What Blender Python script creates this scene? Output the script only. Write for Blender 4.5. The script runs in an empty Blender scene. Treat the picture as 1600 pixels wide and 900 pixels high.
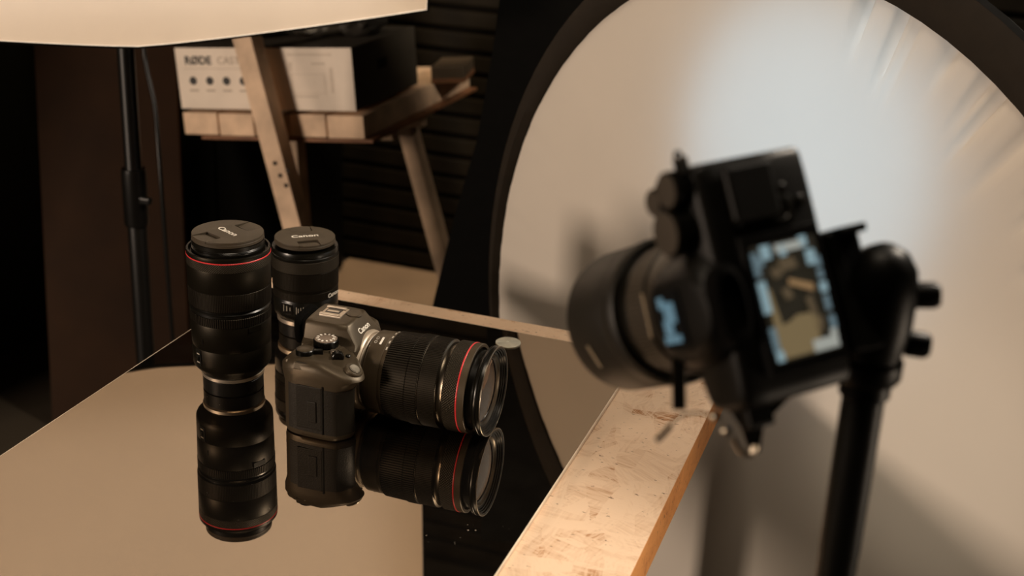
import bpy, bmesh, math, random
from mathutils import Vector, Matrix
random.seed(7)
S = bpy.context.scene
COL = S.collection
TZ = 0.75                                   # height of the glass surface
V = Vector

# ------------------------------------------------------------------ camera, world, lights, exposure
cd = bpy.data.cameras.new('view_camera')
cam = bpy.data.objects.new('view_camera', cd); COL.objects.link(cam)
RT = V((0.94166992, 0.33381633, 0.04271327)); UP = V((-0.16117701, 0.33592673, 0.92799526)); FW = V((-0.29543145, 0.88074962, -0.37013562))
cam.matrix_world = Matrix(((RT.x, UP.x, -FW.x, 0), (RT.y, UP.y, -FW.y, 0), (RT.z, UP.z, -FW.z, TZ+0.667), (0, 0, 0, 1)))
cd.sensor_width = 36; cd.lens = 36*2069.6/1600; cd.clip_start = 0.02
cd.dof.use_dof = True; cd.dof.focus_distance = 1.42; cd.dof.aperture_fstop = 4.9
S.camera = cam

w = bpy.data.worlds.new('studio_dark'); S.world = w; w.use_nodes = True
w.node_tree.nodes['Background'].inputs[0].default_value = (1.0, .72, .45, 1)
w.node_tree.nodes['Background'].inputs[1].default_value = 0.012

def area(name, loc, target, size, energy, color, shape='SQUARE', size_y=None, parent=None):
    l = bpy.data.lights.new(name, 'AREA'); l.shape = shape; l.size = size
    if size_y: l.size_y = size_y
    l.energy = energy; l.color = color
    o = bpy.data.objects.new(name, l); COL.objects.link(o)
    o.location = loc
    o.rotation_euler = (V(target)-V(loc)).to_track_quat('-Z', 'Y').to_euler()
    return o
# hard warm lamp from the front, its shadows fall back and to the side
area('front_lamp', (-2.8, -1.5, 1.40), (-1.2, 2.0, .7), .55, 100, (1, .79, .62))
# added overhead fill that brightens the table top, not a studio lamp
area('overhead_fill', (-.35, .75, 2.7), (-.4, 1.15, .75), .6, 13, (1, .82, .62))

# added unseen spot that brightens the floor by the back wall
bl = bpy.data.lights.new('back_floor_fill', 'SPOT'); bl.energy = 75; bl.color = (1, .74, .48); bl.spot_size = math.radians(26); bl.spot_blend = .6; bl.shadow_soft_size = .05
bo = bpy.data.objects.new('back_floor_fill', bl); COL.objects.link(bo); bo.location = (-1.22, 2.80, 2.75)
bo.rotation_euler = (V((-1.42, 3.12, 0))-V(bo.location)).to_track_quat('-Z', 'Y').to_euler()
# added unseen fill high behind the round softbox, lights the table and camera
area('back_fill', (.50, 1.88, 2.12), (-.5, 1.25, .8), .30, 36, (1, .86, .70))

# added low fill from the right, brightens the board edge and camera
area('low_side_fill', (1.3, 1.0, .46), (-.4, 1.15, .75), .25, 7, (1, .80, .60))
S.view_settings.view_transform = 'Standard'; S.view_settings.look = 'None'
S.view_settings.exposure = 0.0; S.view_settings.gamma = 1.0; S.view_settings.use_curve_mapping = False
S.cycles.use_denoising = True
S.cycles.max_bounces = 10

# ------------------------------------------------------------------ materials
MATS = {}
def mat(name, base=(.5, .5, .5), rough=.5, metal=0., spec=.5, ior=1.5, bump=None, tint=None, coat=0., aniso=0., emis=None, emis_s=0., var=None):
    """principled material; bump=(scale, strength, distance), var=(scale, amount) noise colour variation"""
    if name in MATS: return MATS[name]
    m = bpy.data.materials.new(name); m.use_nodes = True
    nt = m.node_tree; b = nt.nodes['Principled BSDF']
    b.inputs['Base Color'].default_value = (*base, 1); b.inputs['Roughness'].default_value = rough
    b.inputs['Metallic'].default_value = metal; b.inputs['Specular IOR Level'].default_value = spec; b.inputs['IOR'].default_value = ior
    if tint: b.inputs['Specular Tint'].default_value = (*tint, 1)
    b.inputs['Coat Weight'].default_value = coat; b.inputs['Anisotropic'].default_value = aniso
    if emis: b.inputs['Emission Color'].default_value = (*emis, 1); b.inputs['Emission Strength'].default_value = emis_s
    tc = nt.nodes.new('ShaderNodeTexCoord')
    n = nt.nodes.new('ShaderNodeTexNoise'); nt.links.new(tc.outputs['Object'], n.inputs['Vector'])
    n.inputs['Scale'].default_value = (var or (40, .12))[0]; n.inputs['Detail'].default_value = 5
    mx = nt.nodes.new('ShaderNodeMix'); mx.data_type = 'RGBA'; mx.blend_type = 'MULTIPLY'
    a = (var or (40, .12))[1]
    rp = nt.nodes.new('ShaderNodeMapRange'); rp.inputs[3].default_value = 1-a; rp.inputs[4].default_value = 1+a; rp.inputs[1].default_value = .3; rp.inputs[2].default_value = .7
    nt.links.new(n.outputs[0], rp.inputs[0]); mx.inputs[0].default_value = 1
    mx.inputs[6].default_value = (*base, 1); nt.links.new(rp.outputs[0], mx.inputs[7]); nt.links.new(mx.outputs[2], b.inputs['Base Color'])
    if bump:
        bn = nt.nodes.new('ShaderNodeTexNoise'); bn.inputs['Scale'].default_value = bump[0]; bn.inputs['Detail'].default_value = 3
        nt.links.new(tc.outputs['Object'], bn.inputs['Vector'])
        bu = nt.nodes.new('ShaderNodeBump'); bu.inputs['Strength'].default_value = bump[1]; bu.inputs['Distance'].default_value = bump[2]
        nt.links.new(bn.outputs[0], bu.inputs['Height']); nt.links.new(bu.outputs[0], b.inputs['Normal'])
    MATS[name] = m; return m

def mat_translucent(name, col, tr, mixf, rough_bump=None):
    m = bpy.data.materials.new(name); m.use_nodes = True; nt = m.node_tree; nt.nodes.remove(nt.nodes['Principled BSDF'])
    out = nt.nodes['Material Output']
    d = nt.nodes.new('ShaderNodeBsdfDiffuse'); t = nt.nodes.new('ShaderNodeBsdfTranslucent'); mx = nt.nodes.new('ShaderNodeMixShader')
    tc = nt.nodes.new('ShaderNodeTexCoord'); n = nt.nodes.new('ShaderNodeTexNoise'); n.inputs['Scale'].default_value = 9
    nt.links.new(tc.outputs['Object'], n.inputs['Vector'])
    for sh, c in ((d, col), (t, tr)):
        mm = nt.nodes.new('ShaderNodeMix'); mm.data_type = 'RGBA'; nt.links.new(n.outputs[0], mm.inputs[0])
        mm.inputs[6].default_value = (*[k*.97 for k in c], 1); mm.inputs[7].default_value = (*[min(1, k*1.03) for k in c], 1)
        nt.links.new(mm.outputs[2], sh.inputs['Color'])
    mx.inputs[0].default_value = mixf
    nt.links.new(d.outputs[0], mx.inputs[1]); nt.links.new(t.outputs[0], mx.inputs[2]); nt.links.new(mx.outputs[0], out.inputs['Surface'])
    return m

def mat_knurl(name, base, scale, rough=.45, along='z'):
    """black metal cut with fine diamond knurling (object space bump)"""
    m = mat(name, base, rough, spec=.22, tint=(1, .85, .65))
    nt = m.node_tree; b = nt.nodes['Principled BSDF']; tc = [n for n in nt.nodes if n.type == 'TEX_COORD'][0]
    hs = []
    for sgn in (1, -1):
        sep = nt.nodes.new('ShaderNodeSeparateXYZ'); nt.links.new(tc.outputs['Object'], sep.inputs[0])
        at2 = nt.nodes.new('ShaderNodeMath'); at2.operation = 'ARCTAN2'; nt.links.new(sep.outputs[1], at2.inputs[0]); nt.links.new(sep.outputs[0 if along == 'z' else 2], at2.inputs[1])
        k = nt.nodes.new('ShaderNodeMath'); k.operation = 'MULTIPLY'; k.inputs[1].default_value = scale*.044; nt.links.new(at2.outputs[0], k.inputs[0])
        z = nt.nodes.new('ShaderNodeMath'); z.operation = 'MULTIPLY_ADD'; z.inputs[1].default_value = sgn*scale; nt.links.new(sep.outputs[2 if along == 'z' else 0], z.inputs[0]); nt.links.new(k.outputs[0], z.inputs[2])
        s = nt.nodes.new('ShaderNodeMath'); s.operation = 'SINE'; nt.links.new(z.outputs[0], s.inputs[0]); hs.append(s)
    ad = nt.nodes.new('ShaderNodeMath'); ad.operation = 'ADD'; nt.links.new(hs[0].outputs[0], ad.inputs[0]); nt.links.new(hs[1].outputs[0], ad.inputs[1])
    bu = nt.nodes.new('ShaderNodeBump'); bu.inputs['Strength'].default_value = .35; bu.inputs['Distance'].default_value = .0005
    nt.links.new(ad.outputs[0], bu.inputs['Height']); nt.links.new(bu.outputs[0], b.inputs['Normal'])
    return m

def mat_osb(name, light, dark, sat=1.):
    m = bpy.data.materials.new(name); m.use_nodes = True; nt = m.node_tree; b = nt.nodes['Principled BSDF']; N = nt.nodes.new; L = nt.links.new
    tc = N('ShaderNodeTexCoord')
    warp = N('ShaderNodeTexNoise'); warp.inputs['Scale'].default_value = 9; L(tc.outputs['Object'], warp.inputs['Vector'])
    add = N('ShaderNodeMixRGB'); add.blend_type = 'ADD'; add.inputs[0].default_value = .035; L(tc.outputs['Object'], add.inputs[1]); L(warp.outputs['Color'], add.inputs[2])
    cols = []; hts = []
    for i, (sc, st) in enumerate(((46, (1, .33, 1)), (62, (.4, 1, 1)))):
        mp = N('ShaderNodeMapping'); mp.inputs['Scale'].default_value = st; mp.inputs['Rotation'].default_value = (0, 0, .35+.5*i); L(add.outputs[0], mp.inputs['Vector'])
        vo = N('ShaderNodeTexVoronoi'); vo.inputs['Scale'].default_value = sc; L(mp.outputs[0], vo.inputs['Vector'])
        sep = N('ShaderNodeSeparateColor'); L(vo.outputs['Color'], sep.inputs[0])
        ang = N('ShaderNodeMath'); ang.operation = 'MULTIPLY'; ang.inputs[1].default_value = 2.6; L(sep.outputs[0], ang.inputs[0])
        rot = N('ShaderNodeVectorRotate'); rot.rotation_type = 'Z_AXIS'; L(tc.outputs['Object'], rot.inputs['Vector']); L(ang.outputs[0], rot.inputs['Angle'])
        m2 = N('ShaderNodeMapping'); m2.inputs['Scale'].default_value = (26, 420, 160); L(rot.outputs[0], m2.inputs['Vector'])
        no = N('ShaderNodeTexNoise'); no.inputs['Scale'].default_value = 1; no.inputs['Detail'].default_value = 4; L(m2.outputs[0], no.inputs['Vector'])
        sm = N('ShaderNodeMath'); sm.operation = 'MULTIPLY_ADD'; sm.inputs[1].default_value = .5; L(sep.outputs[1], sm.inputs[0]); L(no.outputs[0], sm.inputs[2])
        cols.append(sm); hts.append(vo)
    mean = N('ShaderNodeMath'); mean.operation = 'ADD'; L(cols[0].outputs[0], mean.inputs[0]); L(cols[1].outputs[0], mean.inputs[1])
    rp = N('ShaderNodeValToRGB'); e = rp.color_ramp.elements
    hf = N('ShaderNodeMath'); hf.operation = 'MULTIPLY'; hf.inputs[1].default_value = .5; L(mean.outputs[0], hf.inputs[0]); L(hf.outputs[0], rp.inputs[0])
    e[0].position = .43; e[0].color = (*dark, 1); e[1].position = .80; e[1].color = (*light, 1)
    mid = e.new(.56); mid.color = (*[d*.28+l*.72 for d, l in zip(dark, light)], 1)
    # dark gaps between strands
    sp = N('ShaderNodeTexNoise'); sp.inputs['Scale'].default_value = 1; sp.inputs['Detail'].default_value = 3
    m3 = N('ShaderNodeMapping'); m3.inputs['Scale'].default_value = (110, 330, 160); m3.inputs['Rotation'].default_value = (0, 0, .9); L(add.outputs[0], m3.inputs['Vector']); L(m3.outputs[0], sp.inputs['Vector'])
    th = N('ShaderNodeMapRange'); th.inputs[1].default_value = .685; th.inputs[2].default_value = .72; L(sp.outputs[0], th.inputs[0])
    mx = N('ShaderNodeMix'); mx.data_type = 'RGBA'; L(th.outputs[0], mx.inputs[0]); L(rp.outputs[0], mx.inputs[6]); mx.inputs[7].default_value = (.12, .05, .02, 1)
    L(mx.outputs[2], b.inputs['Base Color']); b.inputs['Roughness'].default_value = .55; b.inputs['Specular IOR Level'].default_value = .35
    bu = N('ShaderNodeBump'); bu.inputs['Strength'].default_value = .35; bu.inputs['Distance'].default_value = .001; L(hf.outputs[0], bu.inputs['Height']); L(bu.outputs[0], b.inputs['Normal'])
    return m

def mat_black_glass():
    m = mat('black_glass', (.004, .0035, .003), .015, ior=4.3, tint=(1, .84, .66), var=(30, .3))
    nt = m.node_tree; b = nt.nodes['Principled BSDF']; N = nt.nodes.new; L = nt.links.new
    tc = [n for n in nt.nodes if n.type == 'TEX_COORD'][0]
    vo = N('ShaderNodeTexVoronoi'); vo.inputs['Scale'].default_value = 130; L(tc.outputs['Object'], vo.inputs['Vector'])
    nz = N('ShaderNodeTexNoise'); nz.inputs['Scale'].default_value = 7; L(tc.outputs['Object'], nz.inputs['Vector'])
    sz = N('ShaderNodeMapRange'); sz.inputs[1].default_value = .5; sz.inputs[2].default_value = .75; sz.inputs[3].default_value = 0; sz.inputs[4].default_value = .11; L(nz.outputs[0], sz.inputs[0])
    sp = N('ShaderNodeSeparateColor'); L(vo.outputs['Color'], sp.inputs[0])
    sc = N('ShaderNodeMath'); sc.operation = 'MULTIPLY'; L(sz.outputs[0], sc.inputs[0]); L(sp.outputs[0], sc.inputs[1])
    lt = N('ShaderNodeMath'); lt.operation = 'LESS_THAN'; L(vo.outputs['Distance'], lt.inputs[0]); L(sc.outputs[0], lt.inputs[1])
    old = b.inputs['Base Color'].links[0].from_socket
    mx = N('ShaderNodeMix'); mx.data_type = 'RGBA'; L(lt.outputs[0], mx.inputs[0]); L(old, mx.inputs[6]); mx.inputs[7].default_value = (.30, .25, .2, 1)
    L(mx.outputs[2], b.inputs['Base Color'])
    rg = N('ShaderNodeMapRange'); rg.inputs[3].default_value = .012; rg.inputs[4].default_value = .5; L(lt.outputs[0], rg.inputs[0]); L(rg.outputs[0], b.inputs['Roughness'])
    return m

BLACK = mat('black_plastic', (.0035, .003, .002), .42, spec=.2, bump=(900, .15, .0004))
BLACKS = mat('black_satin', (.004, .0035, .0022), .28, spec=.35)
BODY = mat('magnesium_shell', (.034, .025, .015), .40, spec=.45, tint=(1, .85, .65), bump=(1500, .25, .0003))
BARREL2 = mat('zoom_barrel_paint', (.042, .031, .019), .42, spec=.5, tint=(1, .85, .65), bump=(1500, .2, .0003))
BARREL = mat('lens_barrel_paint', (.004, .0033, .002), .40, spec=.14, tint=(1, .85, .65), bump=(1500, .2, .0003))
RUBBER = mat('rubber_ring', (.005, .004, .0028), .5, spec=.25, tint=(1, .85, .65))
LEATHER = mat('grip_leather', (.0095, .0072, .0042), .5, spec=.25, bump=(900, .35, .0008))
METAL = mat('bare_metal', (.62, .55, .46), .38, metal=1.)
DARKMETAL = mat('dark_metal', (.10, .085, .065), .3, metal=1.)
RED = mat('red_enamel', (.62, .03, .035), .35)
WHITE = mat('white_print', (.75, .70, .62), .5)
GREYPRINT = mat('grey_print', (.40, .36, .30), .5)
GLASSLENS = mat('coated_lens_glass', (.004, .003, .004), .02, ior=2.4, tint=(1, .72, .58), coat=.5)
KNURL = mat_knurl('knurled_ring', (.012, .010, .007), 2600)
OSB = mat_osb('oriented_strand_board', (.82, .60, .42), (.42, .19, .07))
OSBSIDE = mat_osb('strand_board_cut_edge', (.80, .35, .11), (.42, .13, .03))
GLASS = mat_black_glass()

# ------------------------------------------------------------------ mesh helpers
def link(o, parent=None):
    COL.objects.link(o)
    if parent: o.parent = parent
    return o
def mesh_obj(name, verts, faces, m, parent=None, smooth=35, loc=None, rot=None):
    me = bpy.data.meshes.new(name); me.from_pydata([tuple(v) for v in verts], [], faces); me.update()
    bm = bmesh.new(); bm.from_mesh(me); bmesh.ops.recalc_face_normals(bm, faces=bm.faces); bm.to_mesh(me); bm.free()
    return fin(name, me, m, parent, smooth, loc, rot)
def fin(name, me, m, parent, smooth=35, loc=None, rot=None):
    if m: me.materials.append(m)
    if smooth:
        me.polygons.foreach_set('use_smooth', [True]*len(me.polygons)); me.set_sharp_from_angle(angle=math.radians(smooth))
    o = bpy.data.objects.new(name, me); link(o, parent)
    if loc is not None: o.location = loc
    if rot is not None: o.rotation_euler = rot
    return o
def bm_obj(name, bm, m, parent=None, smooth=35, loc=None, rot=None):
    me = bpy.data.meshes.new(name); bmesh.ops.recalc_face_normals(bm, faces=bm.faces); bm.to_mesh(me); bm.free()
    return fin(name, me, m, parent, smooth, loc, rot)
def box(name, c, s, m, parent=None, bev=.001, seg=2, rot=None, loc=None):
    bm = bmesh.new(); bmesh.ops.create_cube(bm, size=1)
    for v in bm.verts: v.co = V((v.co.x*s[0], v.co.y*s[1], v.co.z*s[2]))
    if bev: bmesh.ops.bevel(bm, geom=list(bm.edges), offset=min(bev, min(s)*.45), segments=seg, affect='EDGES', profile=.6)
    return bm_obj(name, bm, m, parent, 0, c if loc is None else loc, rot)
def ax(axis, r, a, t):
    c, s = r*math.cos(a), r*math.sin(a)
    return {'z': (c, s, t), 'x': (t, c, s), 'y': (s, t, c), '-z': (c, -s, -t)}[axis]
def lathe(name, prof, m, parent=None, axis='z', seg=64, closed=False, loc=None, rot=None, smooth=35):
    """prof: list of (r, t); r=0 ends close the shape"""
    vs, fs, rings = [], [], []
    for r, t in prof:
        if r < 1e-7: rings.append([len(vs)]); vs.append(ax(axis, 0, 0, t))
        else:
            rings.append(list(range(len(vs), len(vs)+seg))); vs += [ax(axis, r, 2*math.pi*i/seg, t) for i in range(seg)]
    pairs = list(zip(rings, rings[1:])) + ([(rings[-1], rings[0])] if closed else [])
    for a, b in pairs:
        if len(a) == 1 and len(b) == 1: continue
        for i in range(seg):
            j = (i+1) % seg
            if len(a) == 1: fs.append((a[0], b[j], b[i]))
            elif len(b) == 1: fs.append((a[i], a[j], b[0]))
            else: fs.append((a[i], a[j], b[j], b[i]))
    return mesh_obj(name, vs, fs, m, parent, smooth, loc, rot)
def ring(name, r0, r1, t0, t1, m, parent=None, axis='z', seg=64, bev=.0004, **k):
    b = bev
    return lathe(name, [(r0, t0), (r1-b, t0), (r1, t0+b), (r1, t1-b), (r1-b, t1), (r0, t1)], m, parent, axis, seg, closed=True, **k)
def ribbed(name, r, t0, t1, n, depth, m, parent=None, axis='z', r_in=None, duty=.55, r2=None):
    """ring with n straight grip ribs"""
    r2 = r if r2 is None else r2
    r_in = r-.004 if r_in is None else r_in
    vs, fs = [], []; per = 4; N = n*per; st = 2*math.pi/n
    lv = [(t0, -.0006, r), (t0+.0006, 0, r), (t1-.0006, 0, r2), (t1, -.0006, r2)]
    for t, dr, rr in lv:
        for i in range(n):
            for f, d in ((0, 0), (duty, 0), (duty+.08, depth), (.92, depth)):
                vs.append(ax(axis, rr+dr-d, (i+f)*st, t))
    for t in (t0, t1): vs += [ax(axis, r_in, (i//per + (0, duty, duty+.08, .92)[i % per])*st, t) for i in range(N)]
    for k in range(3):
        for i in range(N):
            j = (i+1) % N; fs.append((k*N+i, k*N+j, (k+1)*N+j, (k+1)*N+i))
    for i in range(N):
        j = (i+1) % N
        fs.append((4*N+i, 4*N+j, j, i)); fs.append((3*N+i, 3*N+j, 5*N+j, 5*N+i))
    return mesh_obj(name, vs, fs, m, parent, 25)
def tube(name, pts, r, m, parent=None, seg=8, cyc=False):
    cu = bpy.data.curves.new(name, 'CURVE'); cu.dimensions = '3D'; cu.bevel_depth = r; cu.bevel_resolution = 2; cu.use_fill_caps = True
    sp = cu.splines.new('NURBS'); sp.points.add(len(pts)-1)
    for p, q in zip(sp.points, pts): p.co = (*q, 1)
    sp.use_endpoint_u = True; sp.order_u = 3; sp.use_cyclic_u = cyc
    tmp = bpy.data.objects.new(name, cu); COL.objects.link(tmp)
    me = bpy.data.meshes.new_from_object(tmp.evaluated_get(bpy.context.evaluated_depsgraph_get()))
    bpy.data.objects.remove(tmp); bpy.data.curves.remove(cu)
    me.name = name
    return fin(name, me, m, parent, 60)
def smooth_loop(pts, it=3):
    for _ in range(it):
        q = []
        for a, b in zip(pts, pts[1:]+pts[:1]):
            q.append(tuple(x*.75+y*.25 for x, y in zip(a, b))); q.append(tuple(x*.25+y*.75 for x, y in zip(a, b)))
        pts = q
    return pts
def loft(name, rings, m, parent=None, smooth=40, loc=None, rot=None, cap=True):
    n = len(rings[0]); vs = [p for r in rings for p in r]; fs = []
    for k in range(len(rings)-1):
        for i in range(n):
            j = (i+1) % n; fs.append((k*n+i, k*n+j, (k+1)*n+j, (k+1)*n+i))
    if cap: fs.append(tuple(range(n))); fs.append(tuple(range((len(rings)-1)*n, len(rings)*n)))
    return mesh_obj(name, vs, fs, m, parent, smooth, loc, rot)
def prism(name, pts2, z0, z1, m, parent=None, bev=0., fn=None, smooth=35):
    """extrude a flat outline; fn maps (x, y, z) to local space"""
    bm = bmesh.new(); lo = [bm.verts.new((x, y, z0)) for x, y in pts2]; f = bm.faces.new(lo)
    r = bmesh.ops.extrude_face_region(bm, geom=[f]); 
    for v in [g for g in r['geom'] if isinstance(g, bmesh.types.BMVert)]: v.co.z = z1
    if bev:
        bmesh.ops.recalc_face_normals(bm, faces=bm.faces)
        bmesh.ops.bevel(bm, geom=[e for e in bm.edges if e.calc_face_angle(0) > .6], offset=bev, segments=2, affect='EDGES', profile=.6, clamp_overlap=True)
    if fn:
        for v in bm.verts: v.co = V(fn(*v.co))
    return bm_obj(name, bm, m, parent, smooth)
_dg = None
def text(name, s, size, M, m, parent=None, ext=.0001, off=0., sx=1.):
    cu = bpy.data.curves.new(name, 'FONT'); cu.body = s; cu.size = size; cu.extrude = ext; cu.offset = off; cu.align_x = 'CENTER'; cu.align_y = 'CENTER'; cu.resolution_u = 3
    tmp = bpy.data.objects.new(name, cu); COL.objects.link(tmp)
    me = bpy.data.meshes.new_from_object(tmp.evaluated_get(bpy.context.evaluated_depsgraph_get()))
    bpy.data.objects.remove(tmp); bpy.data.curves.remove(cu)
    for v in me.vertices: v.co = M @ V((v.co.x*sx, v.co.y, v.co.z))
    me.name = name
    return fin(name, me, m, parent, 0)
def frame(o, x, y, z=None):
    """matrix with origin o, columns x, y, x*y"""
    x = V(x).normalized(); y = V(y); y = (y-x*y.dot(x)).normalized(); z = x.cross(y)
    return Matrix(((x.x, y.x, z.x, o[0]), (x.y, y.y, z.y, o[1]), (x.z, y.z, z.z, o[2]), (0, 0, 0, 1)))
def thing(name, label, cat, loc=(0, 0, 0), rotz=0., group=None, M=None):
    o = bpy.data.objects.new(name, None); link(o); o.empty_display_size = .05
    if M is not None: o.matrix_world = M
    else: o.location = loc; o.rotation_euler = (0, 0, rotz)
    tag(o, label, cat, group); return o
def tag(o, label, cat=None, group=None, kind=None):
    o['label'] = label
    if cat: o['category'] = cat
    if group: o['group'] = group
    if kind: o['kind'] = kind
    return o
def structure(o, label=None):
    o['kind'] = 'structure'
    if label: o['label'] = label
    return o

# ------------------------------------------------------------------ the room
FLOORM = mat('dark_floor', (.035, .026, .016), .6, bump=(60, .3, .002), var=(3, .2))
structure(box('floor', (-.3, 1.0, -.05), (5.6, 6.4, .1), FLOORM, bev=0), 'dark studio floor')
LITFLOOR = mat('lit_floor_tan', (.42, .29, .18), .7, bump=(80, .4, .002), var=(5, .15))  # tan slab added where the floor is lit, light put into its colour
o = box('lit_floor_mat', (-1.22, 2.97, .004), (.86, .80, .008), LITFLOOR, bev=.002); tag(o, 'added tan mat standing in for lit floor at the slatted wall', 'mat')
WALLM = mat('dark_brown_wall', (.004, .003, .0015), .8, spec=.1, var=(4, .3))
wb = box('wall_back', (-.3, 3.46, 1.25), (5.6, .12, 2.5), WALLM, bev=0); structure(wb, 'dark wall clad with horizontal boards')
SLAT = mat('dark_slat_paint', (.011, .008, .004), .6, spec=.12, bump=(90, .4, .002), var=(12, .35))
slat_me = None
for k in range(41):
    if slat_me is None:
        sl = box('slat', (0, 0, 0), (5.6, .022, .046), SLAT, bev=.006); slat_me = sl.data
        sl.parent = wb
    else:
        sl = bpy.data.objects.new('slat', slat_me); link(sl, wb)
    sl.location = (0, -.071, -1.25+.035+.060*k)
GREEN = mat('dark_green_wall_paint', (.016, .016, .008), .7, spec=.2, var=(3, .2))
structure(box('wall_left', (-2.19, 2.40, 1.25), (.14, 2.0, 2.5), GREEN, bev=0), 'dark green painted side wall')

# black cabinet behind the ladder
CABM = mat('cabinet_black', (.0022, .0018, .001), .6, spec=.1)
t = thing('cabinet', 'black cabinet in the dark behind the wooden ladder', 'cabinet', (-1.84, 3.10, 0))
box('cabinet_body', (0, .02, .40), (.44, .30, .76), CABM, t, bev=.003)
for sx in (-.11, .11):
    dr = box('door', (sx, -.138, .40), (.214, .014, .74), CABM, t, bev=.002); box('handle', (-.06 if sx > 0 else .06, -.012, .1), (.008, .012, .08), BLACKS, dr, bev=.002)
for sx in (-.15, .15):
    for sy in (-.1, .12): box('foot', (sx, sy, .012), (.03, .03, .024), CABM, t, bev=.002)

# leaning brown board
TL = V((-1.935, 2.390, .786)); BL = V((-1.782, 2.150, .0375)); up = (TL-BL).normalized(); rt = V((.942, .334, .0))
rt = (rt-up*rt.dot(up)).normalized(); nn = rt.cross(up)
P0 = BL - up*(.0375/up.z)
M = Matrix(((rt.x, up.x, nn.x, P0.x), (rt.y, up.y, nn.y, P0.y), (rt.z, up.z, nn.z, P0.z), (0, 0, 0, 1)))
BROWN = mat('brown_board', (.020, .008, .0022), .6, spec=.08, bump=(30, .3, .001), var=(6, .25))
o = box('wood_panel', (0, 0, 0), (.31, 1.75, .02), BROWN, bev=.002); o.data.transform(Matrix.Translation((.155, .882, -.012)))
o.matrix_world = M
tag(o, 'tall dark brown wooden board leaning behind the light stand', 'board')

# ------------------------------------------------------------------ table
XL, XR, YB, YF = -.8475, -.2085, 1.493, .55
t = thing('work_table', 'table with a thick pale strand-board top beside the round softbox', 'table', ((XL+XR)/2, 1.02, 0))
cx, cy = (XL+XR)/2, 1.02
tt = box('table_top', ((XL+XR)/2-cx, (YB+YF)/2-cy, TZ-.005-.0225), (XR-XL, YB-YF, .045), OSB, t, bev=.0012)
tt.data.materials.append(OSBSIDE)
for p in tt.data.polygons:
    if abs(p.normal.z) < .3: p.material_index = 1
for sx in (XL+.09, XR-.12):
    for sy in (YF+.1, YB-.12): box('leg', (sx-cx, sy-cy, (TZ-.05)/2), (.06, .06, TZ-.05), mat('dark_wood', (.06, .035, .02), .6), t, bev=.002)
g = box('glass_sheet', (-.5815, (.60+1.450)/2, TZ-.0025), (.529, .85, .005), GLASS, bev=.0014, seg=2)
tag(g, 'black mirror glass sheet lying on the strand-board table', 'glass')
# glass edge and bevel, light they catch painted in as a pale colour
EDGE = mat('glass_edge_glint', (.80, .66, .50), .5)
g.data.materials.append(EDGE)
for p in g.data.polygons:
    if abs(p.normal.z) < .98: p.material_index = 1

# round brushed metal disc on the glass
dm = mat('brushed_metal', (.80, .79, .68), .45, metal=.55, aniso=.85)
nt = dm.node_tree; tg = nt.nodes.new('ShaderNodeTangent'); tg.direction_type = 'RADIAL'; tg.axis = 'Z'
nt.links.new(tg.outputs[0], nt.nodes['Principled BSDF'].inputs['Tangent'])
o = lathe('metal_disc', [(0, 0), (.0150, 0), (.0156, .0004), (.0156, .0011), (.0152, .0014), (.0022, .0014), (.0018, .0010), (0, .0010)], dm, seg=48, loc=(-.4755, 1.4126, TZ))
tag(o, 'small round brushed metal disc lying on the black glass', 'disc')

# ------------------------------------------------------------------ standing lenses
def lens_cap(parent, z, r, ang, skirt=.0065):
    """pinch cap: skirt, top plate with two notches, two clips, lettering"""
    CAP = mat('cap_plastic', (.050, .038, .025), .52, spec=.2, bump=(1800, .25, .0003))
    o = lathe('lens_cap', [(r-.002, z-skirt), (r-.0006, z-skirt), (r, z-skirt+.0006), (r, z-.0032), (r-.0004, z-.0028), (0, z-.0028)], CAP, parent, seg=72)
    e = V((math.cos(ang), math.sin(ang), 0)); f = V((-e.y, e.x, 0))
    # top plate outline in (u along text, v across) with two rectangular notches at +-v
    hw, inn = .0128, .0175*r/.0385
    rr = r-.0003; a0 = math.asin(hw/rr); pts = []
    n = 30
    def arc(s, t): return [(rr*math.cos(s+(t-s)*i/n), rr*math.sin(s+(t-s)*i/n)) for i in range(n+1)]
    pts += arc(-math.pi/2+a0, math.pi/2-a0)
    pts += [(hw, inn), (-hw*.75, inn-.0012), (-hw, inn)]
    pts += arc(math.pi/2+a0, 3*math.pi/2-a0)
    pts += [(-hw, -inn), (hw*.75, -inn+.0012), (hw, -inn)]
    prism('top_plate', pts, z-.0028, z, CAP, o, bev=.0003, fn=lambda x, y, zz: (e*x+f*y+V((0, 0, zz))))
    for sg in (1, -1):
        # sloping clip in the notch: low at the inner side, level with the plate at the rim
        q = []
        for i in range(9):
            u = -hw+.0006+(2*hw-.0012)*i/8; q.append((u, sg*(rr*rr-u*u)**.5))
        inner = [(hw-.0006, sg*(inn+.0035)), (-hw+.0006, sg*(inn+.0035))]
        vs = []; out = q+inner
        for x, y in out: vs.append(e*x+f*y+V((0, 0, z-.0028)))
        for k, (x, y) in enumerate(out): vs.append(e*x+f*y+V((0, 0, z-.0003 if k < 9 else z-.0022)))
        m_ = len(out); fs = [tuple(range(m_)), tuple(range(m_, 2*m_))]+[(i, (i+1) % m_, m_+(i+1) % m_, m_+i) for i in range(m_)]
        mesh_obj('pinch_clip', vs, fs, CAP, o, 30)
    text('lettering', 'Canon', .0105, frame((0, 0, z+.00005), e, f), WHITE, o, ext=.00008, off=.00012, sx=1.18)
    return o

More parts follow.
